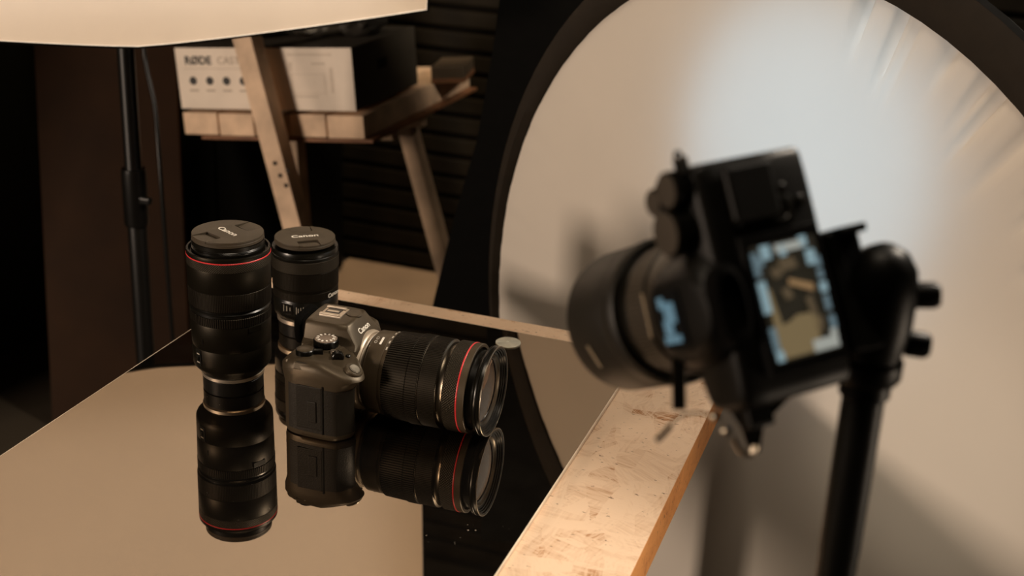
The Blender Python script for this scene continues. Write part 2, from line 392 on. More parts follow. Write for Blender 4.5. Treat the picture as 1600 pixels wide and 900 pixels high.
t = thing('camera_lens', 'tall black lens with a red ring and cap, standing on the glass', 'lens', (-.7188, 1.1735, TZ), group='lenses standing on the black glass')
ring('rear_cap', .0, .0335, 0, .0165, BLACK, t, bev=.001); 
lathe('mount_ring', [(.0, .0165), (.0325, .0165), (.0345, .018), (.0345, .0215), (.033, .0225), (0, .0225)], METAL, t)
lathe('rear_barrel', [(0, .0225), (.0345, .0225), (.0352, .024), (.0415, .031), (.0428, .034), (.0430, .038), (.0432, .0566), (.0430, .0569), (.0430, .0574), (.0432, .0577), (.0438, .086), (.0432, .087), (0, .087)], BARREL, t, seg=96)
ribbed('control_ring', .0440, .087, .0975, 110, .0009, RUBBER, t)
lathe('middle_barrel', [(0, .0975), (.0428, .0975), (.0425, .100), (.0440, .1012), (.0440, .102), (.0428, .1035), (.0428, .105), (.0445, .1055), (0, .1055)], BLACKS, t, seg=96)
ribbed('zoom_ring', .0447, .1055, .1262, 150, .0004, RUBBER, t, r2=.0449)
lathe('front_barrel', [(0, .1262), (.0446, .1262), (.0449, .1268), (.0451, .1505), (.0449, .151), (0, .151)], BARREL, t, seg=96)
lathe('focus_ring', [(.043, .151), (.0449, .151), (.0452, .1514), (.0452, .1604), (.0450, .1608), (.043, .1608)], KNURL, t, seg=96, closed=True)
ring('red_ring', .043, .0453, .1608, .1622, RED, t, bev=.0002, seg=96)
lathe('front_rim', [(0, .1622), (.0450, .1622), (.0451, .1660), (.0446, .1668), (.0425, .1670), (.0420, .1662), (.0415, .1625), (0, .1625)], BARREL, t, seg=96)
lathe('filter_thread', [(0, .1626), (.0392, .1626), (.0392, .1690), (.0386, .1694), (.0392, .1700), (.0386, .1706), (.0392, .1712), (.0386, .1718), (.0388, .1762), (0, .1762)], BLACKS, t, seg=96)
lens_cap(t, .1830, .0385, math.radians(-25.4))
# switch panel, index mark, alignment dot
def on_barrel(a, r, z): return frame((r*math.cos(a), r*math.sin(a), z), (-math.sin(a), math.cos(a), 0), (0, 0, 1))
vdir = math.atan2(-1.1735, .7188)   # towards the view camera
sw = box('switch_panel', (0, 0, 0), (.009, .018, .0012), BLACK, t, bev=.0005); sw.data.transform(on_barrel(vdir-.98, .0434, .047))
kn = box('switch_knob', (0, 0, 0), (.004, .005, .002), BLACKS, sw, bev=.0004); kn.data.transform(on_barrel(vdir-.98, .0444, .046))
for dz in (.0515, .0415):
    k2 = box('switch_mark', (0, 0, 0), (.005, .0012, .0003), GREYPRINT, sw, bev=0); k2.data.transform(on_barrel(vdir-.98, .0441, dz))
k2 = box('index_mark', (0, 0, 0), (.0011, .006, .0003), BLACKS, t, bev=0); k2.data.transform(on_barrel(vdir-.80, .0439, .068))
k2 = box('scale_panel', (0, 0, 0), (.016, .006, .0006), BLACKS, t, bev=.0002); k2.data.transform(on_barrel(vdir+.62, .0436, .083))
lathe('alignment_dot', [(0, 0), (.001, 0), (.001, .0004), (0, .0004)], BLACKS, t, seg=12).data.transform(on_barrel(vdir+.8, .0450, .1642))

t = thing('camera_lens', 'shorter black zoom lens without a red ring, standing behind the camera', 'lens', (-.7187, 1.3473, TZ), group='lenses standing on the black glass')
ring('rear_cap', .0, .0335, 0, .0160, BLACK, t, bev=.001)
lathe('mount_ring', [(0, .0160), (.0325, .0160), (.0352, .0175), (.0352, .0225), (.0335, .0235), (0, .0235)], METAL, t)
lathe('rear_barrel', [(0, .0235), (.0335, .0235), (.0360, .0250), (.0388, .0290), (.0392, .0325), (.0392, .0500), (.0388, .0506), (0, .0506)], BLACKS, t, seg=96)
ribbed('control_ring', .0397, .0506, .0612, 130, .0004, RUBBER, t)
lathe('middle_barrel', [(0, .0612), (.0395, .0612), (.0399, .0616), (.0400, .0640), (0, .0640)], BARREL, t, seg=96)
ribbed('zoom_ring', .0401, .0640, .0865, 140, .0005, RUBBER, t)
lathe('focus_ring', [(.038, .0868), (.0402, .0868), (.0406, .0873), (.0406, .1008), (.0402, .1012), (.038, .1012)], KNURL, t, seg=96, closed=True)
lathe('front_rim', [(0, .1012), (.0398, .1012), (.0402, .1018), (.0402, .1050), (.0396, .1055), (.0396, .1062), (.0402, .1067), (.0402, .1092), (.0394, .1118), (0, .1118)], BLACKS, t, seg=96)
lens_cap(t, .1222, .0366, math.radians(38.5))
v2 = math.atan2(-1.3473, .7187)
# distance scale on the rear barrel
sp = box('scale_window', (0, 0, 0), (.016, .013, .0006), mat('scale_window_black', (.006, .005, .004), .12), t, bev=.0003); sp.data.transform(on_barrel(v2-.62, .0391, .041))
for k in range(3):
    q = box('scale_mark', (0, 0, 0), (.0016, .0085-.002*k, .0003), mat('dim_print', (.16, .14, .11), .5), sp, bev=0); q.data.transform(on_barrel(v2-.74+.12*k, .0396, .041))
for k, (da, h) in enumerate(((-.30, .009), (-.24, .006), (-.16, .008), (-.08, .010))):
    q = box('scale_mark', (0, 0, 0), (.0006, h, .0003), GREYPRINT, t, bev=0); q.data.transform(on_barrel(v2+da, .0392, .040))
text('lettering', 'Canon', .0075, on_barrel(v2+.98, .0399, .0555) , WHITE, t, ext=.0001, off=.0001, sx=1.15)

# ------------------------------------------------------------------ camera lying ready on the glass
BETA = math.radians(2.2); KS = 1.10
O = V((-.4125, 1.1863, TZ)) - .1360*KS*V((math.cos(BETA), math.sin(BETA), 0))
t = thing('mirrorless_camera', 'dark mirrorless camera with a long red-ringed zoom lens resting on the glass', 'camera', O, BETA)
t.scale = (KS, KS, KS)
def outline(back=-.050, inset=0., grip=.030, thumb=.0):
    p = [(back, .052), (back, .020), (back, -.030), (back-.003-thumb, -.055), (back-.004-thumb, -.072), (back+.006, -.085), (-.020, -.0885), (min(.004, grip-.012), -.0885), (grip-.008, -.085),
         (grip, -.074), (grip+.001, -.062), (grip-.005, -.050), (.006, -.043), (.001, -.036), (.000, -.020), (.000, .020), (.000, .048), (-.010, .057), (-.030, .0585), (back+.008, .058)]
    if inset:
        c = (-.018, -.015)
        p = [(x-inset*(1 if x > c[0] else -1)*min(1, abs(x-c[0])/.02), y-inset*(1 if y > c[1] else -1)*min(1, abs(y-c[1])/.03)) for x, y in p]
    p = [(x, y if y > -.03 else -.03+(y+.03)*.805) for x, y in p]
    return smooth_loop(p, 2)
def zr(out, z, slope=0.):
    return [(x, y, z-slope*max(0, x+.012)*max(0, min(1, (-y-.036)/.012)) - slope*.25*max(0, (-y-.066))/1.) for x, y in out]
rings_ = [zr(outline(inset=.004, grip=.014), 0), zr(outline(inset=.0006, grip=.015), .0012), zr(outline(grip=.016), .005), zr(outline(grip=.0145), .030), zr(outline(grip=.0150), .052, .02), zr(outline(grip=.0215, thumb=.003), .062, .08),
          zr(outline(grip=.0255, thumb=.003), .0685, .16), zr(outline(inset=.0015, grip=.0255), .0740, .24), zr(outline(inset=.005, grip=.0250), .0770, .30), zr(outline(inset=.010, grip=.0235), .0785, .34)]
body = loft('body', rings_, BODY, t, smooth=60)
# leather wrap round the grip
full = outline(); idx = [i for i, (x, y) in enumerate(full) if y < -.036 and x > -.047]
def wrap(z, g): 
    o_ = outline(grip=g); c = V((-.01, -.055)); return [((V(o_[i])-c)*1.012+c) for i in idx]
lv = [(.007, .0162), (.030, .0147), (.050, .0152), (.054, .0164)]
vs = []; n_ = len(idx)
for z, g_ in lv: vs += [(p.x, p.y, z-(.05*max(0, p.x+.012) if z > .05 else 0)) for p in wrap(z, g_)]
fs = [(k*n_+i, k*n_+i+1, (k+1)*n_+i+1, (k+1)*n_+i) for k in range(len(lv)-1) for i in range(n_-1)]
mesh_obj('grip_leather', vs, fs, LEATHER, t, 60)
# card door on the end of the grip
cdm = box('card_door', (-.022, -.0768, .033), (.026, .0016, .044), LEATHER, t, bev=.0006)
box('door_latch', (.0035, -.0010, -.004), (.009, .0016, .022), LEATHER, cdm, bev=.0008)
box('door_groove', (-.0075, -.0775, .032), (.0012, .0012, .050), BLACKS, t, bev=0)
# viewfinder hump
def rect(x0, x1, y, z, sl=0., rr=.3):
    p = [(x0, y*.86), (x0, -y*.86), (x0+.003, -y), (x1-.004, -y), (x1, -y*.80), (x1, y*.80), (x1-.004, y), (x0+.003, y)]
    return [(a, b, z+sl*a) for a, b in smooth_loop(p, 1)]
hump = loft('viewfinder_hump', [rect(-.052, .007, .036, .066), rect(-.052, .0080, .0335, .0755), rect(-.052, .0065, .0285, .0800), rect(-.0515, -.0025, .0255, .0920), rect(-.051, -.0045, .0240, .0955), rect(-.050, -.0060, .0225, .0970), rect(-.048, -.0085, .0190, .0977)], BODY, t, smooth=32)
text('lettering', 'Canon', .0080, frame((.00105, 0, .0874), (0, 1, 0), (-.0095, 0, .0120)), WHITE, hump, ext=.0002, off=.00012, sx=1.12)
# hot shoe
hs = box('hot_shoe', (-.0300, 0, .0985), (.0225, .0225, .0020), METAL, t, bev=.0004)
for s in (1, -1): box('shoe_rail', (-.0010, s*.0088, .0019), (.0205, .0036, .0012), METAL, hs, bev=.0003); 
for s in (1, -1): box('rail_wall', (-.0010, s*.0098, .0010), (.019, .0010, .0024), METAL, hs, bev=.0002)
box('shoe_contact', (-.001, 0, .0010), (.0150, .0135, .0006), BLACKS, hs, bev=.0002)
box('shoe_spring', (-.001, 0, .0015), (.012, .0035, .0005), METAL, hs, bev=.0002)
lathe('flash_cover', [(0, 0), (.0078, 0), (.0080, .0006), (.0074, .0016), (0, .0020)], BODY, t, seg=32, loc=(-.0115, .006, .0970))
# eyecup
p = [(-.022, .072), (-.022, .090), (-.016, .0965), (.016, .0965), (.022, .090), (.022, .072), (.016, .0685), (-.016, .0685)]
def eye(k, x): return [(x+.004-.10*(z-.068), y*k, (z-.083)*k+.083) for y, z in smooth_loop(p, 2)]
loft('eyecup', [eye(.90, -.054), eye(.92, -.058), eye(1.02, -.0592), eye(1.06, -.0615), eye(1.04, -.0645), eye(.94, -.0652), eye(.74, -.0645), eye(.68, -.061)], mat('eyecup_rubber', (.002, .0018, .0015), .8, spec=.03), t)
# dials
def dial(name, loc, r, h, topmat, parent, n=56):
    lathe(name+'_seat', [(0, -.004), (r+.0016, -.004), (r+.0016, .0006), (r+.0006, .0010), (0, .0010)], BODY, parent, seg=40, loc=loc)
    d = ribbed(name, r, .0008, h, n, .0005, BLACKS, parent, r_in=.0005); d.location = loc
    lathe('dial_top', [(0, h-.0002), (r-.0012, h-.0002), (r-.0012, h+.0002), (r-.0018, h+.0006), (0, h+.0006)], topmat, d, seg=40)
    return d
TOPD = mat('dial_disc', (.16, .12, .09), .45)
md = dial('mode_dial', (-.0228, -.0355, .0785), .0120, .0082, TOPD, t)
for k in range(12):
    a = 2*math.pi*k/12
    q = box('dial_mark', (0, 0, 0), (.0026, .0017, .0003), WHITE, md, bev=0); q.data.transform(Matrix.Translation((.0080*math.cos(a), .0080*math.sin(a), .0092)) @ Matrix.Rotation(a, 4, 'Z'))
box('dial_index', (-.0110, -.0240, .0860), (.0012, .0012, .0050), METAL, t, bev=.0002)
rd = dial('rear_dial', (-.0345, -.0570, .0765), .0088, .0065, BODY, t)
box('power_switch', (-.0235, -.0530, .0795), (.0105, .0055, .0060), BLACKS, t, bev=.0012, rot=(0, 0, .5))
lathe('record_button', [(0, 0), (.0030, 0), (.0030, .0026), (.0024, .0032), (0, .0030)], mat('button_metal', (.16, .13, .10), .3, metal=.6), t, seg=24, loc=(-.0110, -.0450, .0775))
fd = ribbed('front_dial', .0058, -.0032, .0032, 26, .0005, BLACKS, t, axis='y', r_in=.0005); fd.location = (-.0045, -.0490, .0765); fd.rotation_euler = (0, 0, .55)
lathe('front_dial_hub', [(0, .0032), (.0048, .0032), (.0052, .0040), (.0042, .0052), (0, .0056)], DARKMETAL, fd, axis='y', seg=28)
lathe('function_button', [(0, 0), (.0024, 0), (.0024, .0018), (.0018, .0024), (0, .0024)], BLACKS, t, seg=20, loc=(.0030, -.0420, .0745))
# shutter button on the nose of the grip
SILV = mat('satin_nose_ring', (.30, .27, .22), .3, metal=.5)
nose = lathe('shutter_ring', [(0, -.006), (.0088, -.006), (.0088, .0004), (.0078, .0012), (.0060, .0012), (.0058, .0004), (0, .0004)], BODY, t, seg=40, loc=(.0160, -.0580, .0705), rot=(0, math.radians(30), 0))
lathe('shutter_button', [(0, 0), (.0054, 0), (.0054, .0016), (.0046, .0026), (.0020, .0024), (0, .0022)], SILV, nose, seg=32)
# strap slot at the end of the top plate
sl = box('strap_lug', (-.0290, -.0715, .0718), (.019, .0065, .0070), BODY, t, bev=.0010, rot=(-.35, 0, 0))
box('lug_slot', (0, -.0008, .0032), (.0145, .0034, .0016), BLACKS, sl, bev=.0003)
box('lug_bar', (0, .0012, .0040), (.0160, .0008, .0010), METAL, sl, bev=.0002)
lathe('neck_ring', [(0, 0), (.0050, 0), (.0055, .001), (.0045, .0030), (0, .0034)], BODY, t, seg=24, loc=(-.0470, -.0635, .0715), rot=(0, -.5, 0))
# mount
lathe('mount_collar', [(.028, -.004), (.0398, -.004), (.0398, .0055), (.0392, .0076), (.0380, .0088), (.028, .0088)], mat('mount_collar_paint', (.42, .35, .27), .4, metal=.4), t, axis='x', seg=96, loc=(0, 0, .044), closed=True)
lathe('mount_ring', [(.026, .0088), (.0366, .0088), (.0372, .0094), (.0372, .0110), (.0362, .0118), (.026, .0118)], METAL, t, axis='x', seg=96, loc=(0, 0, .044), closed=True)
# long zoom lens
lb = lathe('lens_barrel', [(.020, .0078), (.0350, .0078), (.0362, .0100), (.0395, .0128), (.0408, .0152), (.0412, .0370), (.0408, .0375), (.020, .0375)], BARREL2, t, axis='x', seg=112, loc=(0, 0, .044), closed=True)
lathe('scale_ring', [(.03, .0375), (.0408, .0375), (.0412, .0380), (.0418, .0430), (.03, .0430)], BARREL2, lb, axis='x', seg=96, closed=True)
for k in range(7):
    a = math.radians(60)+k*.20+math.pi*.0
    q = box('scale_mark', (0, 0, 0), (.0022, .0036, .0003), GREYPRINT, lb, bev=0)
    # point on barrel at angle a in the y-z plane, visible upper camera side
    yy, zz = -math.cos(a), math.sin(a)
    q.data.transform(frame((.0404, .0416*yy, .0416*zz), (1, 0, 0), (0, zz, -yy)))
ribbed('zoom_ring', .0428, .0432, .0655, 112, .0011, RUBBER, lb, axis='x', r2=.0436)
ribbed('zoom_ring', .0444, .0655, .0790, 112, .0011, RUBBER, lb, axis='x', r2=.0444)
ribbed('focus_ring', .0440, .0800, .1000, 150, .0005, RUBBER, lb, axis='x')
lathe('polished_ring', [(.03, .0790), (.0436, .0790), (.0438, .0795), (.0436, .0800), (.03, .0800)], DARKMETAL, lb, axis='x', seg=96, closed=True)
lathe('groove_ring', [(.03, .1000), (.0436, .1000), (.0418, .1015), (.0412, .1040), (.0420, .1070), (.0432, .1080), (.03, .1080)], DARKMETAL, lb, axis='x', seg=96, closed=True)
KN2 = mat_knurl('fine_knurl', (.011, .009, .006), 2400, along='x')
kr = lathe('control_ring', [(.03, 0), (.0436, 0), (.0440, .0004), (.0441, .0150), (.0438, .0154), (.03, .0154)], KN2, lb, seg=112, closed=True)
lathe('red_ring', [(.03, .1234), (.0440, .1234), (.0442, .1237), (.0442, .1247), (.0440, .1250), (.03, .1250)], RED, lb, axis='x', seg=112, closed=True)
lathe('front_rim', [(.03, .1250), (.0438, .1250), (.0438, .1322), (.0432, .1328), (.0405, .1324), (.0400, .1280), (.03, .1280)], BARREL2, lb, axis='x', seg=112, closed=True)
lathe('inner_barrel', [(.03, .1270), (.0380, .1270), (.0380, .1495), (.03, .1495)], BLACKS, lb, axis='x', seg=96, closed=True)
fr = lathe('filter_rim', [(.0340, .1480), (.0385, .1480), (.0418, .1500), (.0432, .1515), (.0438, .1530), (.0438, .1545), (.0432, .1550), (.0438, .1555), (.0438, .1595), (.0434, .1602), (.0424, .1600), (.0412, .1592), (.0408, .1575), (.0398, .1570), (.0394, .1555), (.0384, .1550), (.0380, .1535), (.0366, .1528), (.0340, .1515)], BLACKS, lb, axis='x', seg=128, closed=True)
ring('bright_edge', .0430, .0440, .1590, .1603, mat('worn_rim_metal', (.36, .31, .25), .28, metal=1.), fr, axis='x', seg=128, bev=.0002)
lathe('lens_retaining_ring', [(.0300, .1480), (.0352, .1480), (.0352, .1535), (.0340, .1540), (.0328, .1532), (.0318, .1520), (.0300, .1515)], DARKMETAL, lb, axis='x', seg=96, closed=True)
R_ = .060; a_ = math.asin(.0318/R_)
lathe('front_element', [(R_*math.sin(a_*(1-k/10)), .1512+R_*(math.cos(a_*(1-k/10))-math.cos(a_))*.62) for k in range(11)], GLASSLENS, lb, axis='x', seg=96, smooth=180)
def remap(v):
    T = [(-1, -.996), (.0078, .0118), (.0150, .0160), (.0432, .0355), (.0655, .0600), (.1240, .1120), (.1328, .1195), (.1480, .1255), (.1603, .1360), (1, .9757)]
    for (a, b), (c, d_) in zip(T, T[1:]):
        if a <= v <= c: return b+(v-a)*(d_-b)/(c-a)
    return v
# small printed marks on the upper barrel
yy, zz = -math.cos(math.radians(72)), math.sin(math.radians(72))
q = box('badge', (0, 0, 0), (.0030, .0105, .0003), WHITE, lb, bev=0); q.data.transform(frame((.0285, .0413*yy, .0413*zz), (1, 0, 0), (0, zz, -yy)))
for dy in (.0028, -.0028):
    q = ring('badge_mark', .0014, .0020, 0, .0003, GREYPRINT, lb, seg=20, bev=0)
    q.data.transform(frame((.0210, .0413*yy, .0413*zz), (1, 0, 0), (0, zz, -yy)) @ Matrix.Translation((0, dy, 0)))

kr.data.transform(Matrix.Translation((.1080, 0, 0)) @ Matrix.Rotation(math.pi/2, 4, 'Y')); kr.location = (0, 0, 0); kr.rotation_euler = (0, 0, 0)
for o_ in [lb]+list(lb.children)+[g_ for c_ in lb.children for g_ in c_.children]:
    for v in o_.data.vertices: v.co.x = remap(v.co.x)

# ------------------------------------------------------------------ rectangular softbox on its stand
d2 = V((.7705, .6374, 0)); n2 = V((.6374, -.7705, 0)); tl = math.radians(6)
upv = V((n2.x*math.sin(tl), n2.y*math.sin(tl), math.cos(tl))); nv = d2.cross(upv).normalized()
if nv.dot(n2) < 0: nv = -nv
SB = V((-1.138, 1.632, 1.0065))            # middle of the lower edge of the diffuser
t = thing('softbox_lamp', 'white rectangular softbox glowing above the table, on a black stand', 'lamp', (-1.31, 1.845, 0))
T0 = V((-1.31, 1.845, 0))
HW, HT = .436, .66
def sp_(wv, s, dn=0.): return SB+d2*wv+upv*s+nv*dn-T0
# lower edge bows: measured rise at w
def low(wv):
    a = abs(wv)/HW; return .046*(a**1.25) if wv > 0 else .040*(a**1.25)
nx, ny = 24, 16; vs = []; fs = []
for j in range(ny+1):
    for i in range(nx+1):
        wv = -HW+2*HW*i/nx; l = low(wv); h = HT-low(wv); vs.append(sp_(wv, l+(h-l)*j/ny, .012*math.sin(math.pi*i/nx)*math.sin(math.pi*j/ny)))
fs = [(j*(nx+1)+i, j*(nx+1)+i+1, (j+1)*(nx+1)+i+1, (j+1)*(nx+1)+i) for j in range(ny) for i in range(nx)]
SBD = mat_translucent('softbox_diffuser_cloth', (.42, .37, .32), (.97, .88, .78), .8)
df = mesh_obj('diffuser', vs, fs, SBD, t, 180)
# shell: from the rim back to the speed ring
edge = [(-HW+2*HW*i/nx, low(-HW+2*HW*i/nx)) for i in range(nx+1)] + [(HW-2*HW*i/nx, HT-low(HW-2*HW*i/nx)) for i in range(nx+1)]
FAB = mat('softbox_black_fabric', (.003, .0028, .002), .7, spec=.1, bump=(40, .3, .003)); SIL = mat('softbox_silver_lining', (.90, .88, .84), .6)
def shell_ring(k, dn): 
    return [tuple(sp_(wv*k, HT/2+(s-HT/2)*k, dn)) for wv, s in edge]
def shell(name, m, off):
    return loft(name, [shell_ring(1.0+off, .004), shell_ring(1.0+off, -.005), shell_ring(.86+off, -.10), shell_ring(.55+off, -.20), shell_ring(.22+off, -.26)], m, t, smooth=30, cap=False)
shell('fabric_shell', FAB, .006); shell('silver_lining', SIL, -.004)
loft('speed_ring', [shell_ring(.23, -.262), shell_ring(.23, -.262), shell_ring(.20, -.275), shell_ring(.16, -.30), shell_ring(.15, -.36)], BLACK, t)
# pole, collar, feet
PB = mat('stand_black', (.004, .0036, .003), .35, spec=.25)
lathe('pole', [(0, .02), (.0165, .02), (.0165, .66), (.0145, .665), (.0145, 1.30), (0, 1.30)], PB, t, seg=32)
lathe('collar', [(.0165, .640), (.0200, .640), (.0212, .645), (.0212, .735), (.0200, .742), (.0150, .742)], PB, t, seg=32)
box('collar_knob', (.026, -.008, .69), (.022, .012, .012), PB, t, bev=.003)
box('tilt_bracket', (.0, .0, 1.31), (.05, .05, .09), PB, t, bev=.006)
for k in range(3):
    a = 1.1+2*math.pi*k/3; tube('leg', [(.016*math.cos(a), .016*math.sin(a), .22), (.24*math.cos(a), .24*math.sin(a), .008)], .008, PB, t)
box('lamp_head', tuple(sp_(0, HT/2, -.40)), (.12, .12, .16), BLACK, t, bev=.01)
l = area('softbox_bulb', SB+upv*HT*.5-nv*.065, SB+upv*HT*.5+nv, .74, .64, (1, .93, .87), 'RECTANGLE', .52)
o = tube('power_cable', [(-1.372, 2.00, 1.02), (-1.381, 1.995, .917), (-1.362, 1.98, .867), (-1.342, 1.967, .82), (-1.325, 1.944, .752), (-1.31, 1.925, .647), (-1.30, 1.92, .3), (-1.29, 1.93, .006), (-1.1, 2.1, .006)], .0042, PB)
tag(o, 'thin black cable hanging beside the softbox stand pole', 'cable')

# ------------------------------------------------------------------ round softbox (octabox)
K = 1.03
yaw = -.608
OC = V((-.184*K, 1.471*K, TZ+.667+(.697-TZ-.667)*K)); RAD = .527*K
en = V((math.cos(yaw), math.sin(yaw), 0)); nn_ = V((math.sin(yaw), -math.cos(yaw), 0)); zz_ = V((0, 0, 1))
t = thing('round_softbox', 'large round white softbox with a black rim behind the table', 'lamp', (OC.x, OC.y, 0))
def oc(u, v, dn=0.): return V((0, 0, OC.z))+en*u+zz_*v+nn_*dn
na, nr = 480, 26; vs = [oc(0, 0, .0)]; fs = []
rnd = random.Random(3); amp = [rnd.uniform(0, 1)**2 for _ in range(na)]
PLEATS = [(.62+.075*k+.02*((k*7) % 3), .009+.003*((k*5) % 3), .010+.006*((k*3) % 4), .80+.035*((k*5) % 4)) for k in range(11)] + [(.35, .03, .012, .75), (.44, .02, .008, .8)]
for j in range(1, nr+1):
    f = j/nr; r = RAD*f
    for i in range(na):
        a = 2*math.pi*i/na
        ed = max(0, (f-.80)/.20)
        pl = .0010*ed*(amp[i//3]-.3)
        for pa, pw, pd, pf in PLEATS:
            da = (a-pa)/pw
            if abs(da) < 3: pl -= pd*math.exp(-da*da)*max(0, min(1, (f-pf)/(1-pf)))**.7
        vs.append(oc(r*math.cos(a), r*math.sin(a), pl))
for i in range(na): fs.append((0, 1+i, 1+(i+1) % na))
for j in range(nr-1):
    for i in range(na):
        a, b = 1+j*na+i, 1+j*na+(i+1) % na; fs.append((a, b, b+na, a+na))
OCD = mat_translucent('round_diffuser_cloth', (.82, .75, .66), (.84, .86, .84), .36)
mesh_obj('diffuser', vs, fs, OCD, t, 180)
def circ(r, dn, cu=0., cv=0., n=96): return [tuple(oc(cu+r*math.cos(2*math.pi*i/n), cv+r*math.sin(2*math.pi*i/n), dn)) for i in range(n)]
RIMM = mat('round_softbox_rim_fabric', (.014, .010, .006), .7, spec=.2, bump=(60, .4, .002))
loft('rim', [circ(RAD-.003, -.012), circ(RAD-.002, .004), circ(RAD+.010, .012, .008, .009), circ(RAD+.027, .012, .016, .021)], RIMM, t, cap=False)
BLK = mat('round_softbox_black_fabric', (.0015, .0013, .001), .8, spec=.06, bump=(30, .3, .003))
loft('rim_piping', [circ(RAD+.0268, .0121, .016, .021), circ(RAD+.031, .006, .016, .021), circ(RAD+.027, -.012, .013, .018)], BLK, t, cap=False)
loft('fabric_shell', [circ(RAD+.027, -.010, .013, .018), circ(RAD*.97, -.06), circ(RAD*.80, -.17), circ(RAD*.50, -.28), circ(RAD*.16, -.34)], BLK, t, cap=False)
loft('silver_lining', [circ(RAD-.004, -.012), circ(RAD*.95, -.06), circ(RAD*.78, -.165), circ(RAD*.48, -.272), circ(RAD*.15, -.33)], mat('grey_lining', (.10, .085, .06), .8, spec=.1), t, cap=False)
loft('speed_ring', [circ(RAD*.17, -.335), circ(RAD*.17, -.36), circ(.06, -.38), circ(.06, -.56)], BLACK, t)
pb = oc(0, 0, -.46); q = lathe('pole', [(0, 0), (.015, 0), (.015, OC.z-.05), (0, OC.z-.05)], PB, t, seg=24, loc=(pb.x, pb.y, 0))
for k in range(3):
    a = .9+2*math.pi*k/3; tube('leg', [(pb.x+.015*math.cos(a), pb.y+.015*math.sin(a), .28), (pb.x+.36*math.cos(a), pb.y+.36*math.sin(a), .008)], .008, PB, t)
lc = V((OC.x, OC.y, 0))+oc(.035, .33, -.055)
area('round_softbox_bulb', lc, lc+nn_, .38, .50, (.42, .76, 1.0), 'DISK')
lc = V((OC.x, OC.y, 0))+oc(.27, .06, -.07)
area('round_softbox_fill', lc, lc+nn_, .34, .13, (1, .78, .56), 'DISK')  # added fill inside the softbox, lightens the right part of the cloth

# black flag behind the round softbox
FP = V((-.789, 2.074, 0)); FU = V((.9426, .334, 0)); FN = V((-.334, .9426, 0))
pts = [(-.145, .0), (-.093, .28), (-.051, .506), (-.017, .671), (.016, .801), (.037, .957), (.046, 1.046), (.052, 1.25), (.05, 1.5), (.62, 1.5), (.62, 0)]
o = prism('black_flag', pts, 0, .012, BLK, fn=lambda x, y, z: FP+FU*x+V((0, 0, y))+FN*z)
tag(o, 'matte black flag board standing behind the round softbox', 'flag')

# ------------------------------------------------------------------ wooden ladder with planks, box and clutter
LR = Matrix(((0.9945, -0.012, -0.105, -1.523), (0.015, 0.9995, 0.028, 2.325), (0.105, -0.029, 0.994, .72), (0, 0, 0, 1)))
def lad(name, label, cat, off=(0, 0, 0), group=None): return thing(name, label, cat, M=LR @ Matrix.Translation(off), group=group)
PINE = mat('pale_pine', (.70, .50, .335), .6, bump=(45, .5, .002), var=(14, .3))
PINE_OLD = mat('weathered_pine', (.36, .25, .16), .65, bump=(45, .5, .002), var=(9, .4))
DARKPINE = mat('reddish_plank', (.20, .085, .035), .6, var=(14, .3))
def stave(name, a, b, wx, wy, m, parent, bev=.002):
    """square timber from a to b (local), wx wide, wy deep"""
    a, b = V(a), V(b); z = (b-a).normalized(); x = V((1, 0, 0)); x = (x-z*x.dot(z)).normalized(); y = z.cross(x)
    o = box(name, (0, 0, 0), (wx, wy, (b-a).length), m, parent, bev=bev); c = (a+b)/2
    o.data.transform(Matrix(((x.x, y.x, z.x, c.x), (x.y, y.y, z.y, c.y), (x.z, y.z, z.z, c.z), (0, 0, 0, 1)))); return o
t = lad('wooden_ladder', 'pale wooden step ladder holding planks beneath the white box', 'ladder')
def fr(x, z): return (x, -.045, z)
fl_ = stave('front_rail', fr(.150, .42), fr(.358, -.748), .042, .044, PINE, t)
for (zx, zz) in ((.235, -.10), (.262, -.115), (.244, -.125), (.255, -.145)):
    k = lathe('screw_hole', [(0, 0), (.0045, 0), (.0045, .001), (0, .001)], mat('hole_black', (.02, .012, .008), .8), fl_, seg=12)
    k.data.transform(Matrix.Translation((zx+.009, -.0680, zz)) @ Matrix.Rotation(math.pi/2, 4, 'X'))
stave('rear_rail', (.342, .36, -.075), (.487, .36, -.765), .034, .045, PINE_OLD, t)
stave('rear_rail', (.06, .36, -.075), (.04, .36, -.722), .034, .045, PINE_OLD, t)
box('cross_beam', (.2, .335, -.088), (.40, .035, .034), PINE_OLD, t, bev=.002)
box('cross_beam', (.2, .20, -.088), (.38, .03, .034), PINE_OLD, t, bev=.002)
box('base_plank', (.235, .30, -.0667), (.392, .60, .007), DARKPINE, t, bev=.001)
# five timbers side by side
names = ['leftmost of the five pale timbers under the white box', 'second pale timber from the leaning brown board, under the box', 'middle pale timber under the box, behind the ladder rail', 'pale timber just past the ladder rail, under the box', 'rightmost pale timber under the white box, with a dark side']
for k in range(5):
    o = box('timber', (0, 0, 0), (.0805, .60, .0465), PINE if k != 2 else PINE_OLD, bev=.002)
    o.data.transform(Matrix.Translation((.041+.0828*k, .30+.002*((k*7) % 3), -.0375-.0008*((k*5) % 3))))
    o.matrix_world = LR
    tag(o, names[k], 'timber', 'timbers laid on the ladder')
